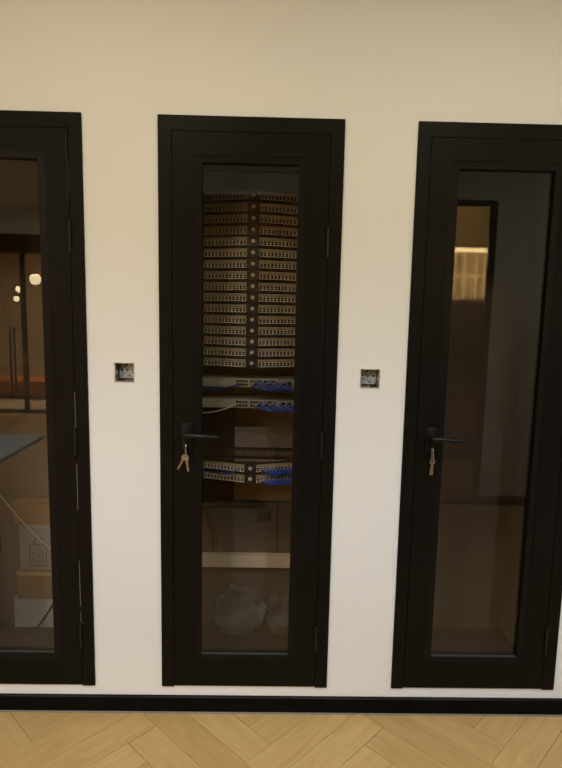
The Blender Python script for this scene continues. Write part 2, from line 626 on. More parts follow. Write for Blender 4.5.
# ------------------------------------------------------------------ the three glazed doors
def make_door(idx, x0, label):
    d = thing('door_%d' % idx, label, 'door', (x0 + DW / 2, 0, DZ0), kind='structure')
    h = DZ1 - DZ0
    L, R = -DW / 2, DW / 2
    FW = 0.0455
    HD = 0.050
    # frame: two jambs and a head, standing 6 mm proud of the wall
    fr = MB()
    fr.bbox(L, L + FW, -0.007, 0.095, 0.0, h - 0.001, 'door_black', 0.0015)
    fr.bbox(R - FW, R, -0.007, 0.095, 0.0, h - 0.001, 'door_black', 0.0015)
    fr.bbox(L + 0.0005, R - 0.0005, -0.0068, 0.095, h - HD, h, 'door_black', 0.0015)
    fr.box(L + FW, R - FW, 0.048, 0.095, 0.004, 0.03, 'door_black')
    fo_ = fr.build('frame', d)
    # leaf
    gl, gr, gb, gt = L + 0.1455, R - 0.149, 0.231 - DZ0, 2.004 - DZ0
    BW = 0.027
    l0, l1, lz0, lz1 = L + FW + 0.0020, R - FW - 0.0020, 0.004, h - HD - 0.0008
    lf = MB()
    lf.ring(l0, l1, lz0, lz1, gl - BW - l0, l1 - gr - BW, gb - BW - lz0, lz1 - gt - BW, -0.0060, -0.0060, 0.044, 'door_black')
    lo = lf.build('leaf', d)
    bd = MB()
    bd.ring(gl - BW, gr + BW, gb - BW, gt + BW, 0.003, 0.003, 0.003, 0.003, -0.0070, -0.0070, 0.0, 'bead_black')
    bd.ring(gl - BW + 0.003, gr + BW - 0.003, gb - BW + 0.003, gt + BW - 0.003, BW - 0.003, BW - 0.003, BW - 0.003, BW - 0.003, -0.0045, -0.003, 0.012, 'bead_black')
    bd.ring(gl - BW, gr + BW, gb - BW, gt + BW, BW, BW, BW, BW, 0.020, 0.020, 0.040, 'bead_black')
    bd.build('glazing_bead', lo)
    MB().box(gl - BW + 0.002, gr + BW - 0.002, 0.0125, 0.0185, gb - BW + 0.002, gt + BW - 0.002, 'pane_glass').build('pane', lo)
    MB().box(gl, gr, 0.002, 0.0122, gb, gb + 0.0032, 'highlight_grey').build('bead_highlight', lo)  # pale strip along the pane bottom imitating a highlight on the bead
    # hinges in the right-hand gap
    for hz in (1.752, 1.045, 0.305):
        z = hz - DZ0
        hb = MB()
        hb.tube([(R - FW - 0.001, -0.011, z - 0.05), (R - FW - 0.001, -0.011, z + 0.05)], 0.0055, 'hinge_black', 12)
        for q in (-0.0505, -0.018, 0.0165, 0.0485):
            hb.tube([(R - FW - 0.001, -0.011, z + q), (R - FW - 0.001, -0.011, z + q + 0.002)], 0.0064, 'hinge_black', 12)
        ho = hb.build('hinge', fo_, True)
    # small screw head on the hinge jamb
    MB().disc((R - 0.037, -0.0070, 0.358 - DZ0), (0, -1, 0), 0.0045, 0.0018, 'hinge_black', 12).build('screw', fo_, True)
    # lever handle on the left stile
    hx, hz = L + 0.097, 1.083 - DZ0
    hd = MB()
    hd.bbox(hx - 0.018, hx + 0.018, -0.013, -0.0045, hz - 0.062, hz + 0.034, 'hardware_black', 0.003)
    ho = hd.build('handle_plate', d, True)
    lv = MB()
    lv.tube([(hx, -0.012, hz), (hx, -0.05, hz)], [0.0095, 0.0085], 'hardware_black', 14)
    lv.tube([(hx, -0.044, hz), (hx, -0.052, hz), (hx + 0.006, -0.056, hz), (hx + 0.03, -0.057, hz - 0.001), (hx + 0.07, -0.057, hz - 0.003), (hx + 0.108, -0.056, hz - 0.006), (hx + 0.113, -0.055, hz - 0.0065)],
            [0.008, 0.0085, 0.0085, 0.008, 0.0078, 0.0072, 0.004], 'hardware_black', 12)
    lv.build('lever', ho, True)
    MB().disc((hx, -0.0125, hz - 0.045), (0, -1, 0), 0.0085, 0.008, 'hinge_black', 16).build('lock_cylinder', ho, True)
    return d


d1 = make_door(1, DOORS[0], 'black glazed closet door with cartons stacked behind its glass')
d2 = make_door(2, DOORS[1], 'black glazed closet door with a network rack behind its glass')
d3 = make_door(3, DOORS[2], 'black glazed closet door with an empty closet behind its glass')
# pale seal showing in the hinge gap of the first door
s = MB()
R_ = DW / 2
for za, zb in ((0.265, 0.40), (0.42, 0.60), (0.79, 0.96), (1.08, 1.22)):
    s.box(R_ - 0.0472, R_ - 0.0458, -0.0050, 0.004, za - DZ0, zb - DZ0, 'seal_grey')
s.build('seal_strip', d1)
s = MB()
zz = [2.085, 2.03, 1.985, 1.972, 1.95, 1.90, 1.885, 1.85]
xx = [0.051, 0.052, 0.050, 0.046, 0.045, 0.046, 0.050, 0.050]
s.tube([(R_ - x, -0.0055, z - DZ0) for x, z in zip(xx, zz)], 0.0022, 'hole_dark', 6)
s.build('torn_seal', d1)


# ------------------------------------------------------------------ keys hanging from the locks
def make_key(mb, top, ang, mat, lean=0.0):
    """a flat key hanging down from the ring: round bow, narrow blade with teeth"""
    bow = [(0.0095 * math.cos(2 * PI * k / 18), -0.011 + 0.0115 * math.sin(2 * PI * k / 18)) for k in range(18)]
    M = Matrix.Translation(top) @ Matrix.Rotation(ang, 4, 'Y') @ Matrix.Rotation(lean, 4, 'Z')
    part = MB()
    hole = [(0.0035 * math.cos(2 * PI * k / 18), -0.005 + 0.0035 * math.sin(2 * PI * k / 18)) for k in range(18)]
    vs_ = [(x, -0.001, z) for x, z in bow] + [(x, -0.001, z) for x, z in hole] + [(x, 0.001, z) for x, z in bow] + [(x, 0.001, z) for x, z in hole]
    fs_ = []
    for k in range(18):
        q = (k + 1) % 18
        fs_ += [(k, q, 18 + q, 18 + k), (36 + q, 36 + k, 54 + k, 54 + q), (k, 36 + k, 36 + q, q), (18 + q, 54 + q, 54 + k, 18 + k)]
    part.add(vs_, fs_, mat)
    part.prism([(-0.0032, -0.021), (-0.0032, -0.058), (0.0, -0.0615), (0.0032, -0.058), (0.0022, -0.053), (0.0034, -0.050), (0.002, -0.046), (0.0034, -0.043), (0.0020, -0.039), (0.0034, -0.035), (0.0034, -0.021)][::-1], -0.0009, 0.0009, mat)
    part.move(M)
    mb.v, mb.f, mb.mi, mb.mats = part.v, part.f, part.mi, part.mats
    return mb


def key_set(x, label, angs, mats):
    hz = 1.083 - 0.045
    k = thing('key_set', label, 'keys', (x, -0.0215, hz))
    # key standing in the lock
    kk = MB()
    kk.prism([(0.0095 * math.cos(2 * PI * a / 16), 0.0115 * math.sin(2 * PI * a / 16)) for a in range(16)], -0.0011, 0.0011, mats[0])
    kk.move(Matrix.Translation((0, -0.018, 0)) @ Matrix.Rotation(PI / 2, 4, 'Z'))
    kk.box(-0.001, 0.001, -0.010, 0.0005, -0.0035, 0.0035, mats[0])
    kk.build('lock_key', k)
    ringm = MB()
    pts = [(0.002 * math.cos(t), -0.024 + 0.002 * math.sin(t), -0.019 + 0.014 * math.sin(t)) for t in [2 * PI * i / 20 for i in range(20)]]
    pts = [(0.0, -0.024 + 0.0118 * math.cos(t), -0.017 + 0.0135 * math.sin(t)) for t in [2 * PI * i / 24 for i in range(25)]]
    ringm.tube(pts, 0.0009, 'steel', 6, False)
    ringm.build('key_ring', k, True)
    for i, (a, mt) in enumerate(zip(angs, mats)):
        make_key(MB(), (0.001 * (i - 0.5), -0.024 - 0.004 * i, -0.0255), a, mt).build('hanging_key', k)
    return k


key_set(DOORS[1] + 0.097, 'two brass keys splayed below the lock of the network rack door', [math.radians(27), math.radians(-9)], ['brass', 'nickel'])
key_set(DOORS[2] + 0.097, 'brass keys hanging straight below the lock of the empty closet door', [math.radians(-2), math.radians(7)], ['nickel', 'brass'])

# ------------------------------------------------------------------ open wall boxes for sockets
for i, (bx, bz) in enumerate(BOXES):
    sgn = 1 if i == 0 else -1
    t = thing('wall_box', ('open metal wall box beside the carton closet door, conduit hole low near its outer side' if i == 0
                            else 'open metal wall box between the rack door and the empty closet door'), 'wall box', (bx, 0, bz))
    h = BH - 0.0008
    depth = 0.058
    mb = MB()
    th = 0.0014
    mb.ring(-h, h, -h, h, th, th, th, th, 0.0012, 0.0012, depth, 'box_dull')
    mb.box(-h, h, depth - 0.002, depth, -h, h, 'galvanised')
    mb.build('box_shell', t)
    # mounting plate with knock-outs standing in front of the back
    pl = MB()
    pl.bbox(-h + 0.004, h - 0.004, 0.044, 0.0465, -h + 0.008, h - 0.003, 'galvanised', 0.001)
    p = pl.build('back_plate', t)
    for hx_, hz_, hr in ((0.0, 0.004, 0.0036), (-0.003, 0.024, 0.0042), (-0.019 * sgn, 0.005, 0.0045), (0.019 * sgn, 0.006, 0.0030), (0.006, -0.016, 0.003)):
        MB().disc((hx_, 0.0436, hz_), (0, 1, 0), hr, 0.0004, 'hole_dark', 14).build('knockout', p)
    MB().tube([(-0.016 * sgn, 0.02, -h + 0.002), (-0.016 * sgn, 0.02, -h + 0.010)], 0.011, 'hole_dark', 16).build('conduit_hole', t, True)
    for k, (sx, sz) in enumerate(((-h + 0.004, 0.0), (h - 0.004, 0.0))):
        MB().bbox(sx - 0.003, sx + 0.003, 0.004, 0.010, sz - 0.005, sz + 0.005, 'box_dull', 0.0008).build('fixing_lug', t)
    # chipped plaster rim around the opening
    random.seed(20 + i)
    rim = MB()
    for side in range(4):
        n = 12
        for k in range(n):
            a = -BH - 0.002 + (2 * BH + 0.004) * k / n
            b_ = -BH - 0.002 + (2 * BH + 0.004) * (k + 1) / n
            wd = 0.0018 + random.random() * 0.0022
            if side == 0:
                rim.box(a, b_, -0.0006 - random.random() * 0.0008, -0.0001, BH, BH + wd, 'plaster')
            elif side == 1:
                rim.box(a, b_, -0.0006 - random.random() * 0.0008, -0.0001, -BH - wd, -BH, 'plaster')
            elif side == 2:
                rim.box(-BH - wd, -BH, -0.0006 - random.random() * 0.0008, -0.0001, a, b_, 'plaster')
            else:
                rim.box(BH, BH + wd, -0.0006 - random.random() * 0.0008, -0.0001, a, b_, 'plaster')
    rim.build('plaster_rim', t)

# ------------------------------------------------------------------ closet shells behind the doors
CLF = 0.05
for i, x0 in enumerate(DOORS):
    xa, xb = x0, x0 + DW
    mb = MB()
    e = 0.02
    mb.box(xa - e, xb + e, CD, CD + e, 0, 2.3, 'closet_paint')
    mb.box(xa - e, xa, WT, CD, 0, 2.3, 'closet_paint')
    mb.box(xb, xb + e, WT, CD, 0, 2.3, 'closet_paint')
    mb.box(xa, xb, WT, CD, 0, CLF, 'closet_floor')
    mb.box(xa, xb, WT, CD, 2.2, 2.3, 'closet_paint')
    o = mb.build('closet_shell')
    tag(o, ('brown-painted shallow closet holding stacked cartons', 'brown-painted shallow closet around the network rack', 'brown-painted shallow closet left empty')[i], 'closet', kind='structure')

# ------------------------------------------------------------------ network rack
RX = -0.0805                               # rack centre
rk = thing('equipment_rack', 'black open steel equipment rack filled with patch panels behind the glass door', 'rack', (RX, 0.335, CLF))
for sx in (-1, 1):
    for nm, ya, yb in (('front_post', 0.337, 0.36), ('rear_post', 0.42, 0.443)):
        mb = MB()
        xo = 0.2413
        mb.box(min(sx * 0.216, sx * 0.262), max(sx * 0.216, sx * 0.262), ya - 0.335, ya - 0.333, 0, 2.05, 'rack_black')
        mb.box(min(sx * 0.260, sx * 0.262), max(sx * 0.260, sx * 0.262), ya - 0.333, yb - 0.335, 0, 2.05, 'rack_black')
        mb.build(nm, rk)
MB().box(-0.262, 0.262, 0.026, 0.084, 2.02, 2.05, 'rack_black').build('top_frame', rk)
for sx in (-1, 1):
    MB().box(min(sx * 0.232, sx * 0.2595), max(sx * 0.232, sx * 0.2595), 0.026, 0.084, 0.0, 0.03, 'rack_black').build('foot_rail', rk)

# angled 24-port patch panel: two halves meeting in a black centre strip that stands forward
CY, EY, HWD = 0.272, 0.334, 0.200          # centre depth, end depth, half width
U = 0.0433
ANG = math.atan2(EY - CY, HWD - 0.021)


def half_frame(sx):
    """matrix placing a flat half panel (local x outwards from the centre strip, y back) on its slope"""
    a = ANG
    return Matrix.Translation((sx * 0.021, CY - 0.335, 0)) @ Matrix.Rotation(sx * a, 4, 'Z') @ Matrix.Scale(sx, 4, (1, 0, 0))


def panel_meshes():
    hlen = math.hypot(EY - CY, HWD - 0.021)
    body = MB()
    ph = 0.0408 / 2
    body.box(-0.021, 0.021, CY - 0.335 - 0.001, CY - 0.335 + 0.012, -ph, ph, 'panel_black')
    for sx in (-1, 1):
        b = MB().box(0, hlen, 0.0, 0.010, -ph, ph, 'panel_black')
        b.move(half_frame(sx))
        body.add(b.v, b.f, 'panel_black')
        body.box(min(sx * 0.198, sx * 0.2413), max(sx * 0.198, sx * 0.2413), -0.002, 0.0015, -ph, ph, 'panel_black')
    bm = body.mesh('panel_body')
    badge = MB().disc((0, CY - 0.3362, 0.0), (0, -1, 0), 0.0074, 0.0025, 'badge_grey', 16).mesh('badge', True)
    outs = []
    n = 12
    for sx in (-1, 1):
        ls = MB().box(0.003, hlen - 0.004, -0.0015, 0.0, 0.0048, 0.0150, 'label_tan')
        ls.move(half_frame(sx))
        pr = MB()
        pit = (hlen - 0.008) / n
        for k in range(n):
            xa = 0.004 + k * pit
            xb = xa + pit - 0.0012
            z0, z1 = -0.0155, 0.0035
            # frame of a jack with a stepped opening
            pr.ring(xa, xb, z0, z1, 0.0013, 0.0013, 0.0024, 0.0016, -0.0035, -0.0030, 0.0, 'jack_white')
            pr.box(xa + 0.0013, xb - 0.0013, -0.0008, 0.0, z0 + 0.0024, z1 - 0.0016, 'hole_dark')
            xm = (xa + xb) / 2
            pr.box(xa + 0.0013, xm, -0.0030, -0.0008, z0 + 0.0085, z0 + 0.0105, 'jack_white')
        pr.move(half_frame(sx))
        outs.append((ls.mesh('label_strip'), pr.mesh('port_row')))
    return bm, badge, outs


P_BODY, P_BADGE, P_HALF = panel_meshes()


def patch_panel(z, label, group):
    t = thing('patch_bay', label, 'patch panel', (RX, 0.335, z), group)
    link('panel_body', P_BODY, t)
    link('centre_badge', P_BADGE, t)
    for ls, pr in P_HALF:
        link('label_strip', ls, t)
        o = link('port_row', pr, t)
        o['kind'] = 'stuff'
    return t


ORD = ['topmost', 'second', 'third', 'fourth', 'fifth', 'sixth', 'seventh', 'eighth', 'ninth', 'tenth', 'eleventh', 'twelfth', 'thirteenth', 'fourteenth', 'fifteenth', 'lowest']
ZTOP, ZLOW = 1.956, 1.307
for i in range(16):
    z = ZTOP + (ZLOW - ZTOP) * i / 15
    if i == 0:
        lab = 'topmost angled patch panel in the tall upper block of the rack'
    elif i == 15:
        lab = 'lowest angled patch panel of the tall upper block, right above the switches'
    else:
        lab = '%s angled patch panel down from the top of the rack' % ORD[i]
    patch_panel(z, lab, 'angled patch panels in the upper rack block')
for z, lab in ((0.8755, 'upper of two angled patch panels below the switches, blue cords plugged in'), (0.8315, 'lower of two angled patch panels below the switches, blue cords plugged in')):
    patch_panel(z, lab, 'angled patch panels below the switches')

# brush strip cable manager above the lower pair
bt = thing('brush_manager', 'black brush strip cable manager above the lower pair of patch panels', 'cable manager', (RX, 0.335, 0.925))
mb = MB()
for sx in (-1, 1):
    mb.box(min(sx * 0.19, sx * 0.2413), max(sx * 0.19, sx * 0.2413), -0.002, 0.004, -0.022, 0.022, 'panel_black')
mb.box(-0.19, 0.19, -0.025, 0.004, -0.022, -0.016, 'panel_black').box(-0.19, 0.19, -0.025, 0.004, 0.016, 0.022, 'panel_black')
mb.build('panel_frame', bt)
br = MB()
random.seed(3)
for k in range(230):
    x = -0.186 + 0.372 * k / 229
    dx = random.uniform(-0.003, 0.003)
    yy = random.uniform(-0.016, -0.006)
    br.tube([(x, yy, 0.016), (x + dx, yy - 0.004, 0.0 + random.uniform(-0.003, 0.003)), (x - dx, yy, -0.0155)], 0.0007, 'brush_black', 3, False)
o = br.build('bristles', bt)
o['kind'] = 'stuff'


# ------------------------------------------------------------------ network switches
def switch(z, label, leds):
    t = thing('network_switch', label, 'switch', (RX, 0.335, z))
    hh = 0.0168
    MB().bbox(-0.213, 0.213, -0.045, 0.10, -hh, hh, 'switch_cream', 0.002).build('case', t)
    for sx in (-1, 1):
        MB().box(min(sx * 0.2135, sx * 0.2413), max(sx * 0.2135, sx * 0.2413), -0.002, 0.0, -hh, hh, 'switch_cream').build('rack_ear', t)
    pt = MB()
    x = -0.062
    for blk in range(3):
        for k in range(4):
            for zz_ in (-0.0065, 0.0075):
                pt.box(x, x + 0.0100, -0.0462, -0.0452, zz_ - 0.0046, zz_ + 0.0046, 'hole_dark')
            x += 0.0122
        x += 0.008
    o = pt.build('port_block', t)
    o['kind'] = 'stuff'
    for k in range(2):
        MB().bbox(x + 0.012 + k * 0.024, x + 0.030 + k * 0.024, -0.0475, -0.0452, -0.009, 0.009, "hole_dark", 0.001).build("uplink_slot", t)
    MB().disc((-0.118, -0.0462, 0.001), (0, -1, 0), 0.0035, 0.001, 'badge_grey', 12).build('maker_badge', t)
    MB().box(-0.128, -0.122, -0.0459, -0.0452, -0.003, 0.003, 'badge_grey').build('status_light', t)
    return t


switch(1.2245, 'cream rack switch right below the upper block of patch panels', 0)
switch(1.1390, 'cream rack switch above the open gap, grey lead sagging under it', 1)


# ------------------------------------------------------------------ blue patch cords
def cord(start, pts, label, group, mat='cord_blue', r=0.0038):
    t = thing('network_cable', label, 'cable', start, group)
    s0 = Vector(start)
    MB().bbox(-0.0055, 0.0055, -0.0165, 0.001, -0.004, 0.004, 'plug_clear', 0.001).build('plug', t)
    loc = [Vector((0, -0.0150, 0))] + [Vector(p) - s0 for p in pts]
    # smooth through the points
    sm = []
    for i in range(len(loc) - 1):
        a, b = loc[i], loc[i + 1]
        pa = loc[i - 1] if i else a
        nb = loc[i + 2] if i + 2 < len(loc) else b
        for q in range(8):
            u_ = q / 8
            sm.append(0.5 * ((2 * a) + (b - pa) * u_ + (2 * pa - 5 * a + 4 * b - nb) * u_ * u_ + (3 * a - pa - 3 * b + nb) * u_ ** 3))
    sm.append(loc[-1])
    MB().tube(sm, r, mat, 7).build('cable', t, True)
    return t


random.seed(11)
ORD2 = ['first', 'second', 'third', 'fourth', 'fifth', 'sixth', 'seventh', 'eighth', 'ninth', 'tenth', 'eleventh']
SWF = 0.335 - 0.047
for sz, nm in ((1.2245, 'upper'), (1.1390, 'lower')):
    n = 11
    for k in range(n):
        x = RX - 0.012 + k * 0.0140 + (0.030 if sz < 1.2 else 0.016)
        z = sz + (0.0065 if k % 2 else -0.0065)
        lab = '%s blue network cable from the badge of the %s cream switch' % (ORD2[k], nm)
        drop = random.uniform(0.012, 0.020)
        cord((x, SWF, z), [(x + 0.014, SWF - 0.026 - 0.002 * (k % 4), z - drop * 0.55), (x + 0.05, SWF - 0.028 - 0.003 * (k % 4), sz - drop - 0.003), (max(x + 0.09, RX + 0.19), SWF - 0.020 + 0.003 * (k % 3), sz - drop - 0.002 * (k % 4)),
                                     (RX + 0.256, SWF - 0.005 + 0.004 * (k % 3), sz - 0.008 - 0.003 * (k % 5)), (RX + 0.278, SWF + 0.07, sz - 0.05 - 0.006 * k)], lab, 'blue cords at the %s switch' % nm,
             'cord_blue' if k % 3 else 'cord_blue_dark')
for sz, nm in ((0.8755, 'upper'), (0.8315, 'lower')):
    for k in range(9):
        lx = 0.021 + 0.030 + k * 0.0151
        yy = CY + (lx - 0.021) * math.tan(ANG) - 0.005
        x = RX + lx
        z = sz - 0.006
        lab = '%s blue network cable from the centre badge of the %s low patch panel' % (ORD2[k], nm)
        cord((x, yy, z), [(x + 0.012, yy - 0.026, z - 0.006), (x + 0.045, yy - 0.020, z - 0.014 - 0.001 * (k % 3)), (max(x + 0.06, RX + 0.20), CY + 0.030 + 0.003 * (k % 3), z - 0.017 + 0.002 * (k % 4)),
                          (RX + 0.256, CY + 0.045, z - 0.012 - 0.002 * k), (RX + 0.278, CY + 0.09, z - 0.06 - 0.006 * k)], lab, 'blue cords at the %s low patch panel' % nm,
             'cord_blue' if k % 4 else 'cord_blue_dark')
# dark blue cord running between the two low panels on the other side
cord((RX - 0.055, CY + 0.008, 0.8695), [(RX - 0.075, CY - 0.018, 0.858), (RX - 0.12, CY - 0.006, 0.8535), (RX - 0.19, CY + 0.025, 0.8545), (RX - 0.257, CY + 0.05, 0.85), (RX - 0.278, CY + 0.1, 0.80)],
     'dark blue patch cord running outwards between the two lowest patch panels', 'blue cords at the upper low patch panel', 'cord_blue_dark', 0.0042)
# grey lead sagging below the lower switch
t = MB()
t.tube(bez((RX - 0.06, SWF - 0.002, 1.139), (RX - 0.10, SWF - 0.05, 1.125), (RX - 0.14, SWF - 0.045, 1.103), (RX - 0.262, SWF + 0.005, 1.098), 18), 0.0028, 'cord_grey', 7)
o = t.build('grey_lead', None, True)
tag(o, 'thin grey lead sagging below the lower cream switch', 'cable')
t = MB()
t.tube(bez((RX - 0.05, SWF - 0.002, 1.222), (RX - 0.09, SWF - 0.035, 1.208), (RX - 0.12, SWF - 0.03, 1.200), (RX - 0.262, SWF + 0.01, 1.200), 18), 0.0035, 'cord_blue_dark', 7)
o = t.build('blue_lead', None, True)
tag(o, 'dark blue lead leaving the upper cream switch towards the hinge-free side', 'cable')

# ------------------------------------------------------------------ other things in the rack closet
o = MB().bbox(-0.160, 0.222, 0.484, 0.499, 0.665, 1.97, 'reflection_tan', 0.002).build('reflection_panel')  # lighter panel added for the tone that the glass reflection gives the gap
tag(o, 'tan panel behind the rack standing in for the reflection in the glass', 'panel')
o = MB().bbox(-0.345, -0.163, 0.481, 0.498, 0.66, 1.95, 'socket_dark', 0.003).build('dark_panel')  # plain dark upright panel beside the tan one
tag(o, 'dark upright panel on the closet back behind the rack', 'cable duct')
sh = thing('wall_shelf', 'thin dark shelf on the closet back under the patch panels', 'shelf', (-0.16, 0.499, 0.652))
MB().bbox(-0.145, 0.14, -0.035, 0.0, -0.004, 0.004, 'hole_dark', 0.001).build('shelf_board', sh)
for x in (-0.12, 0.10):
    MB().prism([(x - 0.002, -0.004), (x + 0.002, -0.004), (x + 0.002, -0.06), (x - 0.002, -0.06)][::-1], -0.012, 0.0, 'socket_dark').build('bracket', sh)
so = thing('power_socket', 'dark square power socket on the closet back under the shelf', 'socket', (-0.022, 0.499, 0.590))
MB().bbox(-0.030, 0.030, -0.010, 0.0, -0.025, 0.025, 'socket_dark', 0.003).build('face_plate', so)
for x in (-0.010, 0.010):
    MB().box(x - 0.002, x + 0.002, -0.0108, -0.0101, -0.008, 0.006, 'hole_dark').build('slot', so)
o = MB().tube([(0.037, 0.492, 0.645), (0.037, 0.490, 0.55), (0.038, 0.491, 0.47), (0.039, 0.492, 0.4165)], 0.0028, 'cord_black', 7).build('black_cable', None, True)
tag(o, 'straight black cable hanging from the shelf down to the pale board', 'cable')
for k in range(2):
    dx = 0.018 * k
    o = MB().tube(bez((-0.290 + dx, 0.486 - 0.004 * k, 0.61), (-0.275 + dx * 1.3, 0.478, 0.55), (-0.235 + dx, 0.475, 0.50), (-0.252 + dx, 0.480, 0.418), 16), 0.003, 'cord_brown' if k else 'cord_black', 7).build('wavy_cable', None, True)
    tag(o, ('wavy black cable drooping to the pale board behind the rack', 'wavy brown cable drooping to the pale board behind the rack')[k], 'cable')
o = MB().bbox(-0.300, 0.215, 0.452, 0.498, 0.361, 0.414, 'pine_pale', 0.002).build('pale_board')
tag(o, 'pale timber board across the closet back below the rack cables', 'board')
# crumpled plastic wrap at the bottom
for k, (bx, by, bz, rx, ry, rz, lab) in enumerate(((-0.135, 0.445, 0.150, 0.105, 0.026, 0.105, 'large crumpled clear plastic bag under the pale board'), (0.060, 0.445, 0.140, 0.056, 0.024, 0.092, 'small crumpled clear plastic bag near the hinge side of the rack closet'))):
    bm = bmesh.new()
    bmesh.ops.create_icosphere(bm, subdivisions=5, radius=1)
    for v in bm.verts:
        p = v.co.copy()
        q = 1 + 0.28 * noise.noise(p * 2.1 + Vector((k * 5, 0, 0))) + 0.16 * abs(noise.noise(p * 5.3 + Vector((k * 3, 2, 0)))) + 0.22 * abs(noise.noise(p * 8.7 + Vector((1, k, 4)))) + 0.12 * abs(noise.noise(p * 19))
        v.co = Vector((p.x * rx * q, p.y * ry * q, p.z * rz * q))
    zmin = min(v.co.z for v in bm.verts)
    lim = CLF + 0.0005 - bz
    for v in bm.verts:
        v.co.z = max(v.co.z, lim)
    me = bpy.data.meshes.new('plastic_bag')
    bm.to_mesh(me)
    bm.free()
    me.materials.append(MATS['plastic_film'])
    o = link('plastic_bag', me, None, (bx, by, bz))
    tag(o, lab, 'plastic bag')


# ------------------------------------------------------------------ cartons in the first closet
def carton(x0, x1, y0, y1, z0, z1, mat, label, tape=None, flaps=False):
    t = thing('carton', label, 'box', ((x0 + x1) / 2, (y0 + y1) / 2, z0))
    hx, hy, hz = (x1 - x0) / 2, (y1 - y0) / 2, z1 - z0
    MB().bbox(-hx, hx, -hy, hy, 0, hz, mat, 0.003).build('carton_body', t)
    if tape:
        MB().box(-hx + 0.001, hx - 0.001, -hy - 0.0006, -hy - 0.0001, hz - 0.022, hz - 0.004, tape).build('tape', t)
    if flaps:
        MB().box(-hx + 0.002, hx - 0.002, -hy + 0.001, -0.002, hz, hz + 0.003, mat).box(-hx + 0.002, hx - 0.002, 0.002, hy - 0.001, hz, hz + 0.003, mat).build('flap', t)
    return t


BF = 0.42
carton(-1.135, -0.70, BF, 0.49, CLF + 0.03, 0.219, 'foam_white', 'white foam block box at the foot of the carton stack')
carton(-1.130, -0.70, BF, 0.495, CLF, CLF + 0.0295, 'pot_dark', 'flat dark tray lying under the white foam block')
carton(-1.115, -0.71, BF - 0.005, 0.49, 0.220, 0.351, 'carton_brown', 'plain brown carton between the foam block and the printed white box', 'tape_tan')
wb = carton(-1.100, -0.72, BF, 0.49, 0.352, 0.560, 'carton_white', 'white box with a printed mark, in the middle of the carton stack')
# printed mark: an upright box outline with an arched handle and a drawn parcel
mk = MB()
ox, oz = -1.018 + 0.91, 0.085


def stroke(pts, w_=0.0035):
    for a, b_ in zip(pts[:-1], pts[1:]):
        dx, dz = b_[0] - a[0], b_[1] - a[1]
        l_ = math.hypot(dx, dz) or 1
        nx, nz = -dz / l_ * w_ / 2, dx / l_ * w_ / 2
        mk.prism([(ox + a[0] + nx, oz + a[1] + nz), (ox + a[0] - nx, oz + a[1] - nz), (ox + b_[0] - nx, oz + b_[1] - nz), (ox + b_[0] + nx, oz + b_[1] + nz)], -0.0356, -0.0351, 'carton_ink')


stroke([(-0.036, -0.062), (0.036, -0.062), (0.036, 0.035), (-0.036, 0.035), (-0.036, -0.062)], 0.005)
stroke([(-0.018, 0.035), (-0.012, 0.058), (0.006, 0.066), (0.022, 0.056), (0.026, 0.035)], 0.005)
stroke([(-0.022, -0.045), (-0.022, 0.0), (0.0, 0.016), (0.022, 0.0), (0.022, -0.045), (-0.022, -0.045)])
stroke([(-0.022, 0.0), (0.0, -0.014), (0.022, 0.0)])
stroke([(0.0, -0.014), (0.0, -0.045)])
mk.build('printed_mark', wb)
carton(-1.120, -0.70, BF - 0.002, 0.49, 0.561, 0.660, 'carton_brown', 'brown carton on top of the printed white box', None, True)
o = MB().tube(bez((-1.175, BF - 0.07, 0.76), (-1.13, BF - 0.05, 0.70), (-1.06, BF - 0.03, 0.55), (-0.93, BF - 0.03, 0.45), 20) + bez((-0.93, BF - 0.03, 0.45), (-0.87, BF - 0.03, 0.40), (-0.80, BF - 0.03, 0.33), (-0.75, BF - 0.05, CLF + 0.034), 14)[1:], 0.0022, 'cord_grey', 7).build('pale_cable', None, True)
tag(o, 'thin pale cable hanging in a curve across the carton stack', 'cable')
o = MB().tube([(-1.033, BF - 0.006, 0.084), (-0.99, BF - 0.006, 0.145), (-0.945, BF - 0.006, 0.215), (-0.90, BF - 0.011, 0.26)], 0.004, 'cord_black', 7).build('black_cable', None, True)
tag(o, 'short black cable leaning across the white foam block', 'cable')

# ------------------------------------------------------------------ grey table in the corridor (mirrored in the first pane)
tb = thing('work_table', 'pale blue-grey work table in the corridor beyond the carton closet', 'table', (-2.07, -0.99, 0))
MB().bbox(-0.70, 0.70, -0.40, 0.40, 0.715, 0.74, 'table_grey', 0.003).build('tabletop', tb)
for sx in (-1, 1):
    for sy in (-1, 1):
        MB().bbox(sx * 0.40 - 0.02, sx * 0.40 + 0.02, sy * 0.35 - 0.02, sy * 0.35 + 0.02, 0, 0.715, 'table_leg', 0.002).build('leg', tb)
    MB().box(sx * 0.40 - 0.012, sx * 0.40 + 0.012, -0.33, 0.33, 0.67, 0.71, 'table_leg').build('rail', tb)

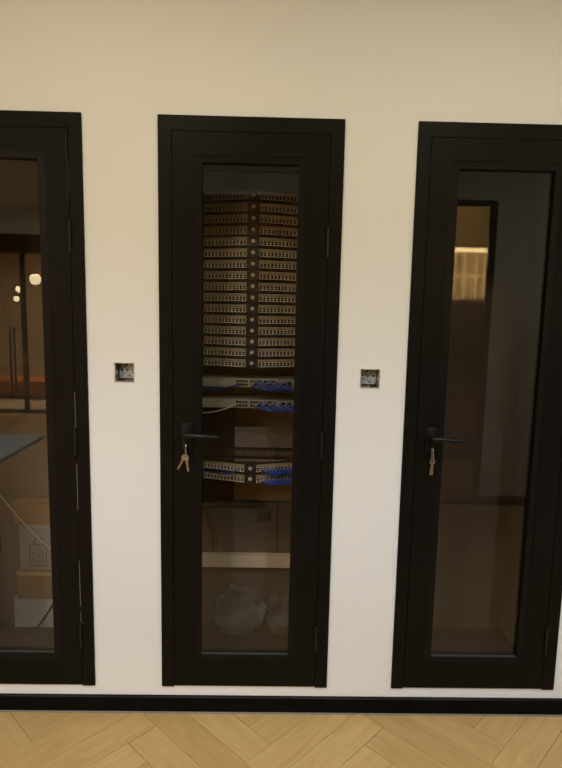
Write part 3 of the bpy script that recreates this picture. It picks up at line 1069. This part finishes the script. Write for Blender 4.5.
# ------------------------------------------------------------------ fluted glass partition opposite the doors
fp = thing('fluted_partition', 'black framed fluted glass partition opposite the closet doors', 'partition', ((OX0 + OX1) / 2, OY - 0.05, 0))
cx = (OX0 + OX1) / 2
xs = [OX0 + 0.001, 0.05, 0.86, OX1 - 0.001]
HW_ = 0.022
for x in xs:
    a = max(x - HW_, OX0 + 0.001) if x != xs[0] else x
    b_ = x + 2 * HW_ if x == xs[0] else (x if x == xs[-1] else x + HW_)
    a = x - 2 * HW_ if x == xs[-1] else a
    MB().bbox(a - cx, b_ - cx, 0.0, 0.056, 0, OZ - 0.001, 'frame_black', 0.002).build('mullion', fp)
for z0, z1 in ((0, 0.035), (OZ - 0.041, OZ - 0.001)):
    MB().box(xs[0] - cx + 0.01, xs[-1] - cx - 0.01, 0.004, 0.05, z0, z1, 'frame_black').build('rail', fp)
for xa, xb in zip(xs[:-1], xs[1:]):
    fa, fb = xa + 0.03 - cx, xb - 0.03 - cx
    n = int((fb - fa) / 0.012) * 6
    vs_, fs_ = [], []
    for k in range(n + 1):
        x = fa + (fb - fa) * k / n
        y = 0.030 + 0.0030 * abs(math.sin((x - fa) / 0.012 * PI))
        for z in (0.034, OZ - 0.042):
            vs_.append((x, y, z))
    m_ = len(vs_)
    for k in range(n + 1):
        x = fa + (fb - fa) * k / n
        for z in (0.034, OZ - 0.042):
            vs_.append((x, 0.024, z))
    for k in range(n):
        i = 2 * k
        fs_ += [(i, i + 2, i + 3, i + 1), (m_ + i, m_ + i + 1, m_ + i + 3, m_ + i + 2), (i, m_ + i, m_ + i + 2, i + 2), (i + 1, i + 3, m_ + i + 3, m_ + i + 1)]
    fs_ += [(0, 1, m_ + 1, m_), (2 * n, m_ + 2 * n, m_ + 2 * n + 1, 2 * n + 1)]
    MB().add(vs_, fs_, 'fluted_glass').build('fluted_pane', fp)
# long warm lamp and a low sideboard in the room behind the fluted glass
lp = thing('rod_chandelier', 'long chandelier of glowing vertical rods behind the fluted glass', 'lamp', (1.85, -3.30, 1.645))
random.seed(41)
rods = MB()
for k in range(66):
    x = -0.84 + 1.68 * k / 65
    rods.tube([(x, 0.15, random.uniform(-0.01, 0.03)), (x, 0.15, 0.42)], random.uniform(0.0055, 0.0085), 'shade_glow', 6)
o = rods.build('glowing_rods', lp)
o['kind'] = 'stuff'
for z, mt in ((0.4205, 'strip_glow'), (0.20, 'shade_glow')):
    MB().bbox(-0.86, 0.86, 0.135, 0.165, z, z + (0.035 if z > 0.3 else 0.02), mt, 0.003).build('glowing_bar', lp)
for x in (-0.6, 0.6):
    MB().tube([(x, 0.15, 0.455), (x, 0.15, CEIL - 1.645)], 0.002, 'frame_black', 6).build('suspension_wire', lp)
sb = thing('tall_cabinet', 'dark wooden cabinet with a brown counter along the tan wall behind the fluted glass', 'cabinet', (1.9, -4.05, 0))
MB().bbox(-0.9, 0.9, -0.22, 0.22, 0.05, 1.62, 'pot_dark', 0.004).build('body', sb)
MB().bbox(-0.95, 0.95, 0.2205, 0.50, 0.72, 0.75, 'carton_brown', 0.003).build('counter', sb)
for x in (-0.45, 0.45):
    MB().bbox(x - 0.42, x + 0.42, 0.2205, 0.238, 0.08, 0.70, 'bench_orange', 0.003).build('door', sb)
MB().box(-0.86, 0.86, -0.18, 0.18, 0, 0.05, 'frame_black').build('plinth', sb)
# ------------------------------------------------------------------ lobby seen mirrored in the first pane
gp = thing('glass_partition', 'black framed clear glass partition with tall pull handles before the lobby', 'partition', (-3.44, GY, 0))
ga, gb_ = wx0 + 3.44, -1.2 + 3.44
MB().box(ga, gb_, -0.05, 0.035, 2.20, 2.459, 'frame_black').build('head_beam', gp)
MB().box(ga, gb_, -0.03, 0.03, 0.0, 0.045, 'frame_black').build('sill', gp)
for x in (ga + 0.03, -0.9, 0.0, 0.9, gb_ - 0.03):
    MB().box(x - 0.028, x + 0.028, -0.03, 0.03, 0.0455, 2.1995, 'frame_black').build('mullion', gp)
for xa, xb in ((ga + 0.059, -0.929), (-0.871, -0.029), (0.029, 0.871), (0.929, gb_ - 0.059)):
    p = MB().box(xa, xb, -0.005, 0.005, 0.046, 2.199, 'partition_glass').build('pane', gp)
    for z in (0.83, 0.715):
        MB().box(xa, xb, 0.0052, 0.0060, z, z + 0.012, 'vinyl_white').build('vinyl_line', p)
for x in (-0.18, -0.12):
    MB().tube([(x, 0.06, 0.21), (x, 0.06, 1.19)], 0.013, 'frame_black', 10).build('pull_handle', gp, True)
MB().bbox(-0.03, 0.03, 0.02, 0.05, 0.72, 0.83, 'steel', 0.004).build('lock_case', gp)
o = MB().box(wx0 - 1.5, wx1, -10.0, -5.9, -0.05, 0.0, 'lobby_floor').build('floor_lobby')
tag(o, 'cream floor of the lobby behind the clear glass partition', 'floor', kind='structure')
o = MB().box(wx0 - 1.5, wx1, -10.1, -10.0, 0, 3.0, 'lobby_tan').box(wx0 - 1.6, wx0 - 1.5, -10.0, -6.0, 0, 3.0, 'lobby_tan').build('wall_lobby_end')
tag(o, 'tan end wall of the lobby', 'wall', kind='structure')
o = MB().box(wx0 - 1.5, wx1, -10.0, -6.0, 2.86, 2.9, 'bench_orange').build('ceiling_lobby')
tag(o, 'russet ceiling of the lobby', 'ceiling', kind='structure')
bn = thing('lobby_bench', 'orange upholstered low bench in the lobby', 'bench', (-3.7, -7.4, 0))
MB().bbox(-0.9, 0.9, -0.3, 0.3, 0.06, 0.30, 'bench_orange', 0.03, 3).build('seat', bn, True)
MB().box(-0.8, 0.8, -0.25, 0.25, 0, 0.06, 'frame_black').build('plinth', bn)
ct = thing('reception_counter', 'cream reception counter in the lobby', 'counter', (-3.6, -9.3, 0))
MB().bbox(-0.3, 1.2, -0.25, 0.25, 0, 1.0, 'lobby_tan', 0.005).build('body', ct)
MB().bbox(-0.34, 1.24, -0.29, 0.29, 1.0005, 1.15, 'counter_cream', 0.005).build('top', ct)
for k, (x, y, z, r, lab) in enumerate(((-3.91, -7.5, 1.93, 0.092, 'large glowing globe pendant in the lobby'), (-4.62, -8.5, 1.79, 0.060, 'small glowing globe pendant hanging higher in the lobby'), (-4.72, -8.6, 1.615, 0.052, 'small glowing globe pendant hanging lowest in the lobby'))):
    g = thing('globe_pendant', lab, 'lamp', (x, y, z), 'globe pendants in the lobby')
    bm = bmesh.new()
    bmesh.ops.create_uvsphere(bm, u_segments=24, v_segments=14, radius=r)
    me = bpy.data.meshes.new('globe')
    bm.to_mesh(me)
    bm.free()
    for p in me.polygons:
        p.use_smooth = True
    me.materials.append(MATS['globe_glow'])
    link('globe', me, g)
    MB().tube([(0, 0, r + 0.03), (0, 0, 2.86 - z)], 0.003, 'frame_black', 6).build('cord', g)
    MB().tube([(0, 0, r - 0.005), (0, 0, r + 0.03)], [0.028, 0.018], 'frame_black', 12).build('cap', g, True)
pt = thing('potted_plant', 'dark leafy plant in a pot in the lobby', 'plant', (-3.75, -8.4, 0))
MB().tube([(0, 0, 0), (0, 0, 0.35)], [0.12, 0.16], 'pot_dark', 18).build('pot', pt, True)
random.seed(5)
for k in range(22):
    a = random.uniform(0, 2 * PI)
    el = random.uniform(0.5, 1.3)
    l_ = random.uniform(0.45, 0.85)
    d_ = Vector((math.cos(a) * math.cos(el), math.sin(a) * math.cos(el), math.sin(el)))
    sd = Vector((-math.sin(a), math.cos(a), 0))
    b0 = Vector((0, 0, 0.35))
    q = [b0, b0 + d_ * l_ * 0.5 + sd * 0.04, b0 + d_ * l_ + Vector((0, 0, -0.08)), b0 + d_ * l_ * 0.5 - sd * 0.04]
    q2 = [p + Vector((0, 0, 0.004)) for p in q]
    MB().add(q + q2, [(0, 1, 2, 3), (7, 6, 5, 4), (0, 4, 5, 1), (1, 5, 6, 2), (2, 6, 7, 3), (3, 7, 4, 0)], 'leaf_green').build('leaf', pt)


# ------------------------------------------------------------------ ceiling lamps
def area_light(name, parent, power, col, sx, sy, spread, loc=(0, 0, 0)):
    ld = bpy.data.lights.new(name, 'AREA')
    ld.shape = 'RECTANGLE'
    ld.size, ld.size_y = sx, sy
    ld.energy = power
    ld.color = col
    ld.spread = spread
    lo = bpy.data.objects.new(name, ld)
    COL.objects.link(lo)
    lo.parent = parent
    lo.location = loc
    return lo


WHERE = ['over the rack door', 'over the empty closet door', 'at the end beyond the empty closet', 'over the grey table', 'before the lobby partition', 'midway to the lobby']
for (x, y, pw, colr), wh in zip(CEILING_LAMPS, WHERE):
    t = thing('ceiling_lamp', 'square ceiling panel lamp ' + wh, 'lamp', (x, y, CEIL), 'ceiling panel lamps')
    MB().ring(-0.16, 0.16, -0.16, 0.16, 0.012, 0.012, 0.012, 0.012, -0.012, -0.010, -0.0005, 'vinyl_white').move(Matrix.Rotation(-PI / 2, 4, 'X') @ Matrix.Scale(-1, 4, (0, 1, 0))).move(Matrix.Scale(-1, 4, (0, 0, 1))).build('rim', t)
    MB().box(-0.148, 0.148, -0.148, 0.148, -0.006, -0.0005, 'lamp_white').build('diffuser', t)
    area_light('panel_light', t, pw, colr, 0.29, 0.29, LAMP_SPREAD, (0, 0, -0.02))
t = thing('lobby_ceiling_lamp', 'warm ceiling lamp over the lobby bench', 'lamp', (-3.6, -7.8, 2.86))
MB().box(-0.2, 0.2, -0.2, 0.2, -0.02, -0.0005, 'lamp_white').build('diffuser', t)
area_light('panel_light', t, 380, (1.0, 0.80, 0.52), 0.4, 0.4, PI, (0, 0, -0.03))

# ------------------------------------------------------------------ added spots and their track, brightening the lower door wall
tk = MB().bbox(-2.3, 2.2, SPOT_Y - 0.018, SPOT_Y + 0.018, CEIL - 0.03, CEIL - 0.0005, 'frame_black', 0.002).build('added_track')
tag(tk, 'added black track on the ceiling for the spots brightening the wall', 'track')
for (x, pw), wh in zip(ADDED_SPOTS, ('aimed past the carton closet', 'aimed between carton closet and rack door', 'aimed between rack door and empty closet', 'aimed past the empty closet')):
    t = thing('added_spotlight', 'added black track spotlight for the lower wall, ' + wh, 'lamp', (x, SPOT_Y, SPOT_Z), 'added spotlights')
    dv = (Vector((0, -SPOT_Y, SPOT_AIM_Z - SPOT_Z))).normalized()
    MB().tube([-dv * 0.10, dv * 0.02], 0.035, 'frame_black', 20).build('can', t, True)
    MB().tube([dv * 0.0202, dv * 0.023], 0.030, 'lamp_white', 20).build('lens', t, True)
    MB().tube([(0, 0, 0.0), (0, 0, CEIL - 0.031 - SPOT_Z)], 0.006, 'frame_black', 8).build('stem', t, True)
    ld = bpy.data.lights.new('spot_beam', 'SPOT')
    ld.energy = pw
    ld.color = SPOT_COLOUR
    ld.spot_size = math.radians(72)
    ld.spot_blend = 1.0
    ld.shadow_soft_size = 0.03
    lo = bpy.data.objects.new('spot_beam', ld)
    COL.objects.link(lo)
    lo.parent = t
    lo.location = dv * 0.03
    lo.rotation_euler = dv.to_track_quat('-Z', 'Y').to_euler()

t = thing('added_room_lamp', 'added ceiling lamp brightening the upper tan wall behind the fluted glass', 'lamp', (1.9, -3.95, CEIL))  # unseen lamp added to brighten the upper part of the tan wall
MB().box(-0.4, 0.4, -0.05, 0.05, -0.02, -0.0005, 'lamp_white').build('diffuser', t)
area_light('panel_light', t, 14, (1.0, 0.80, 0.52), 0.8, 0.1, PI, (0, 0, -0.03))
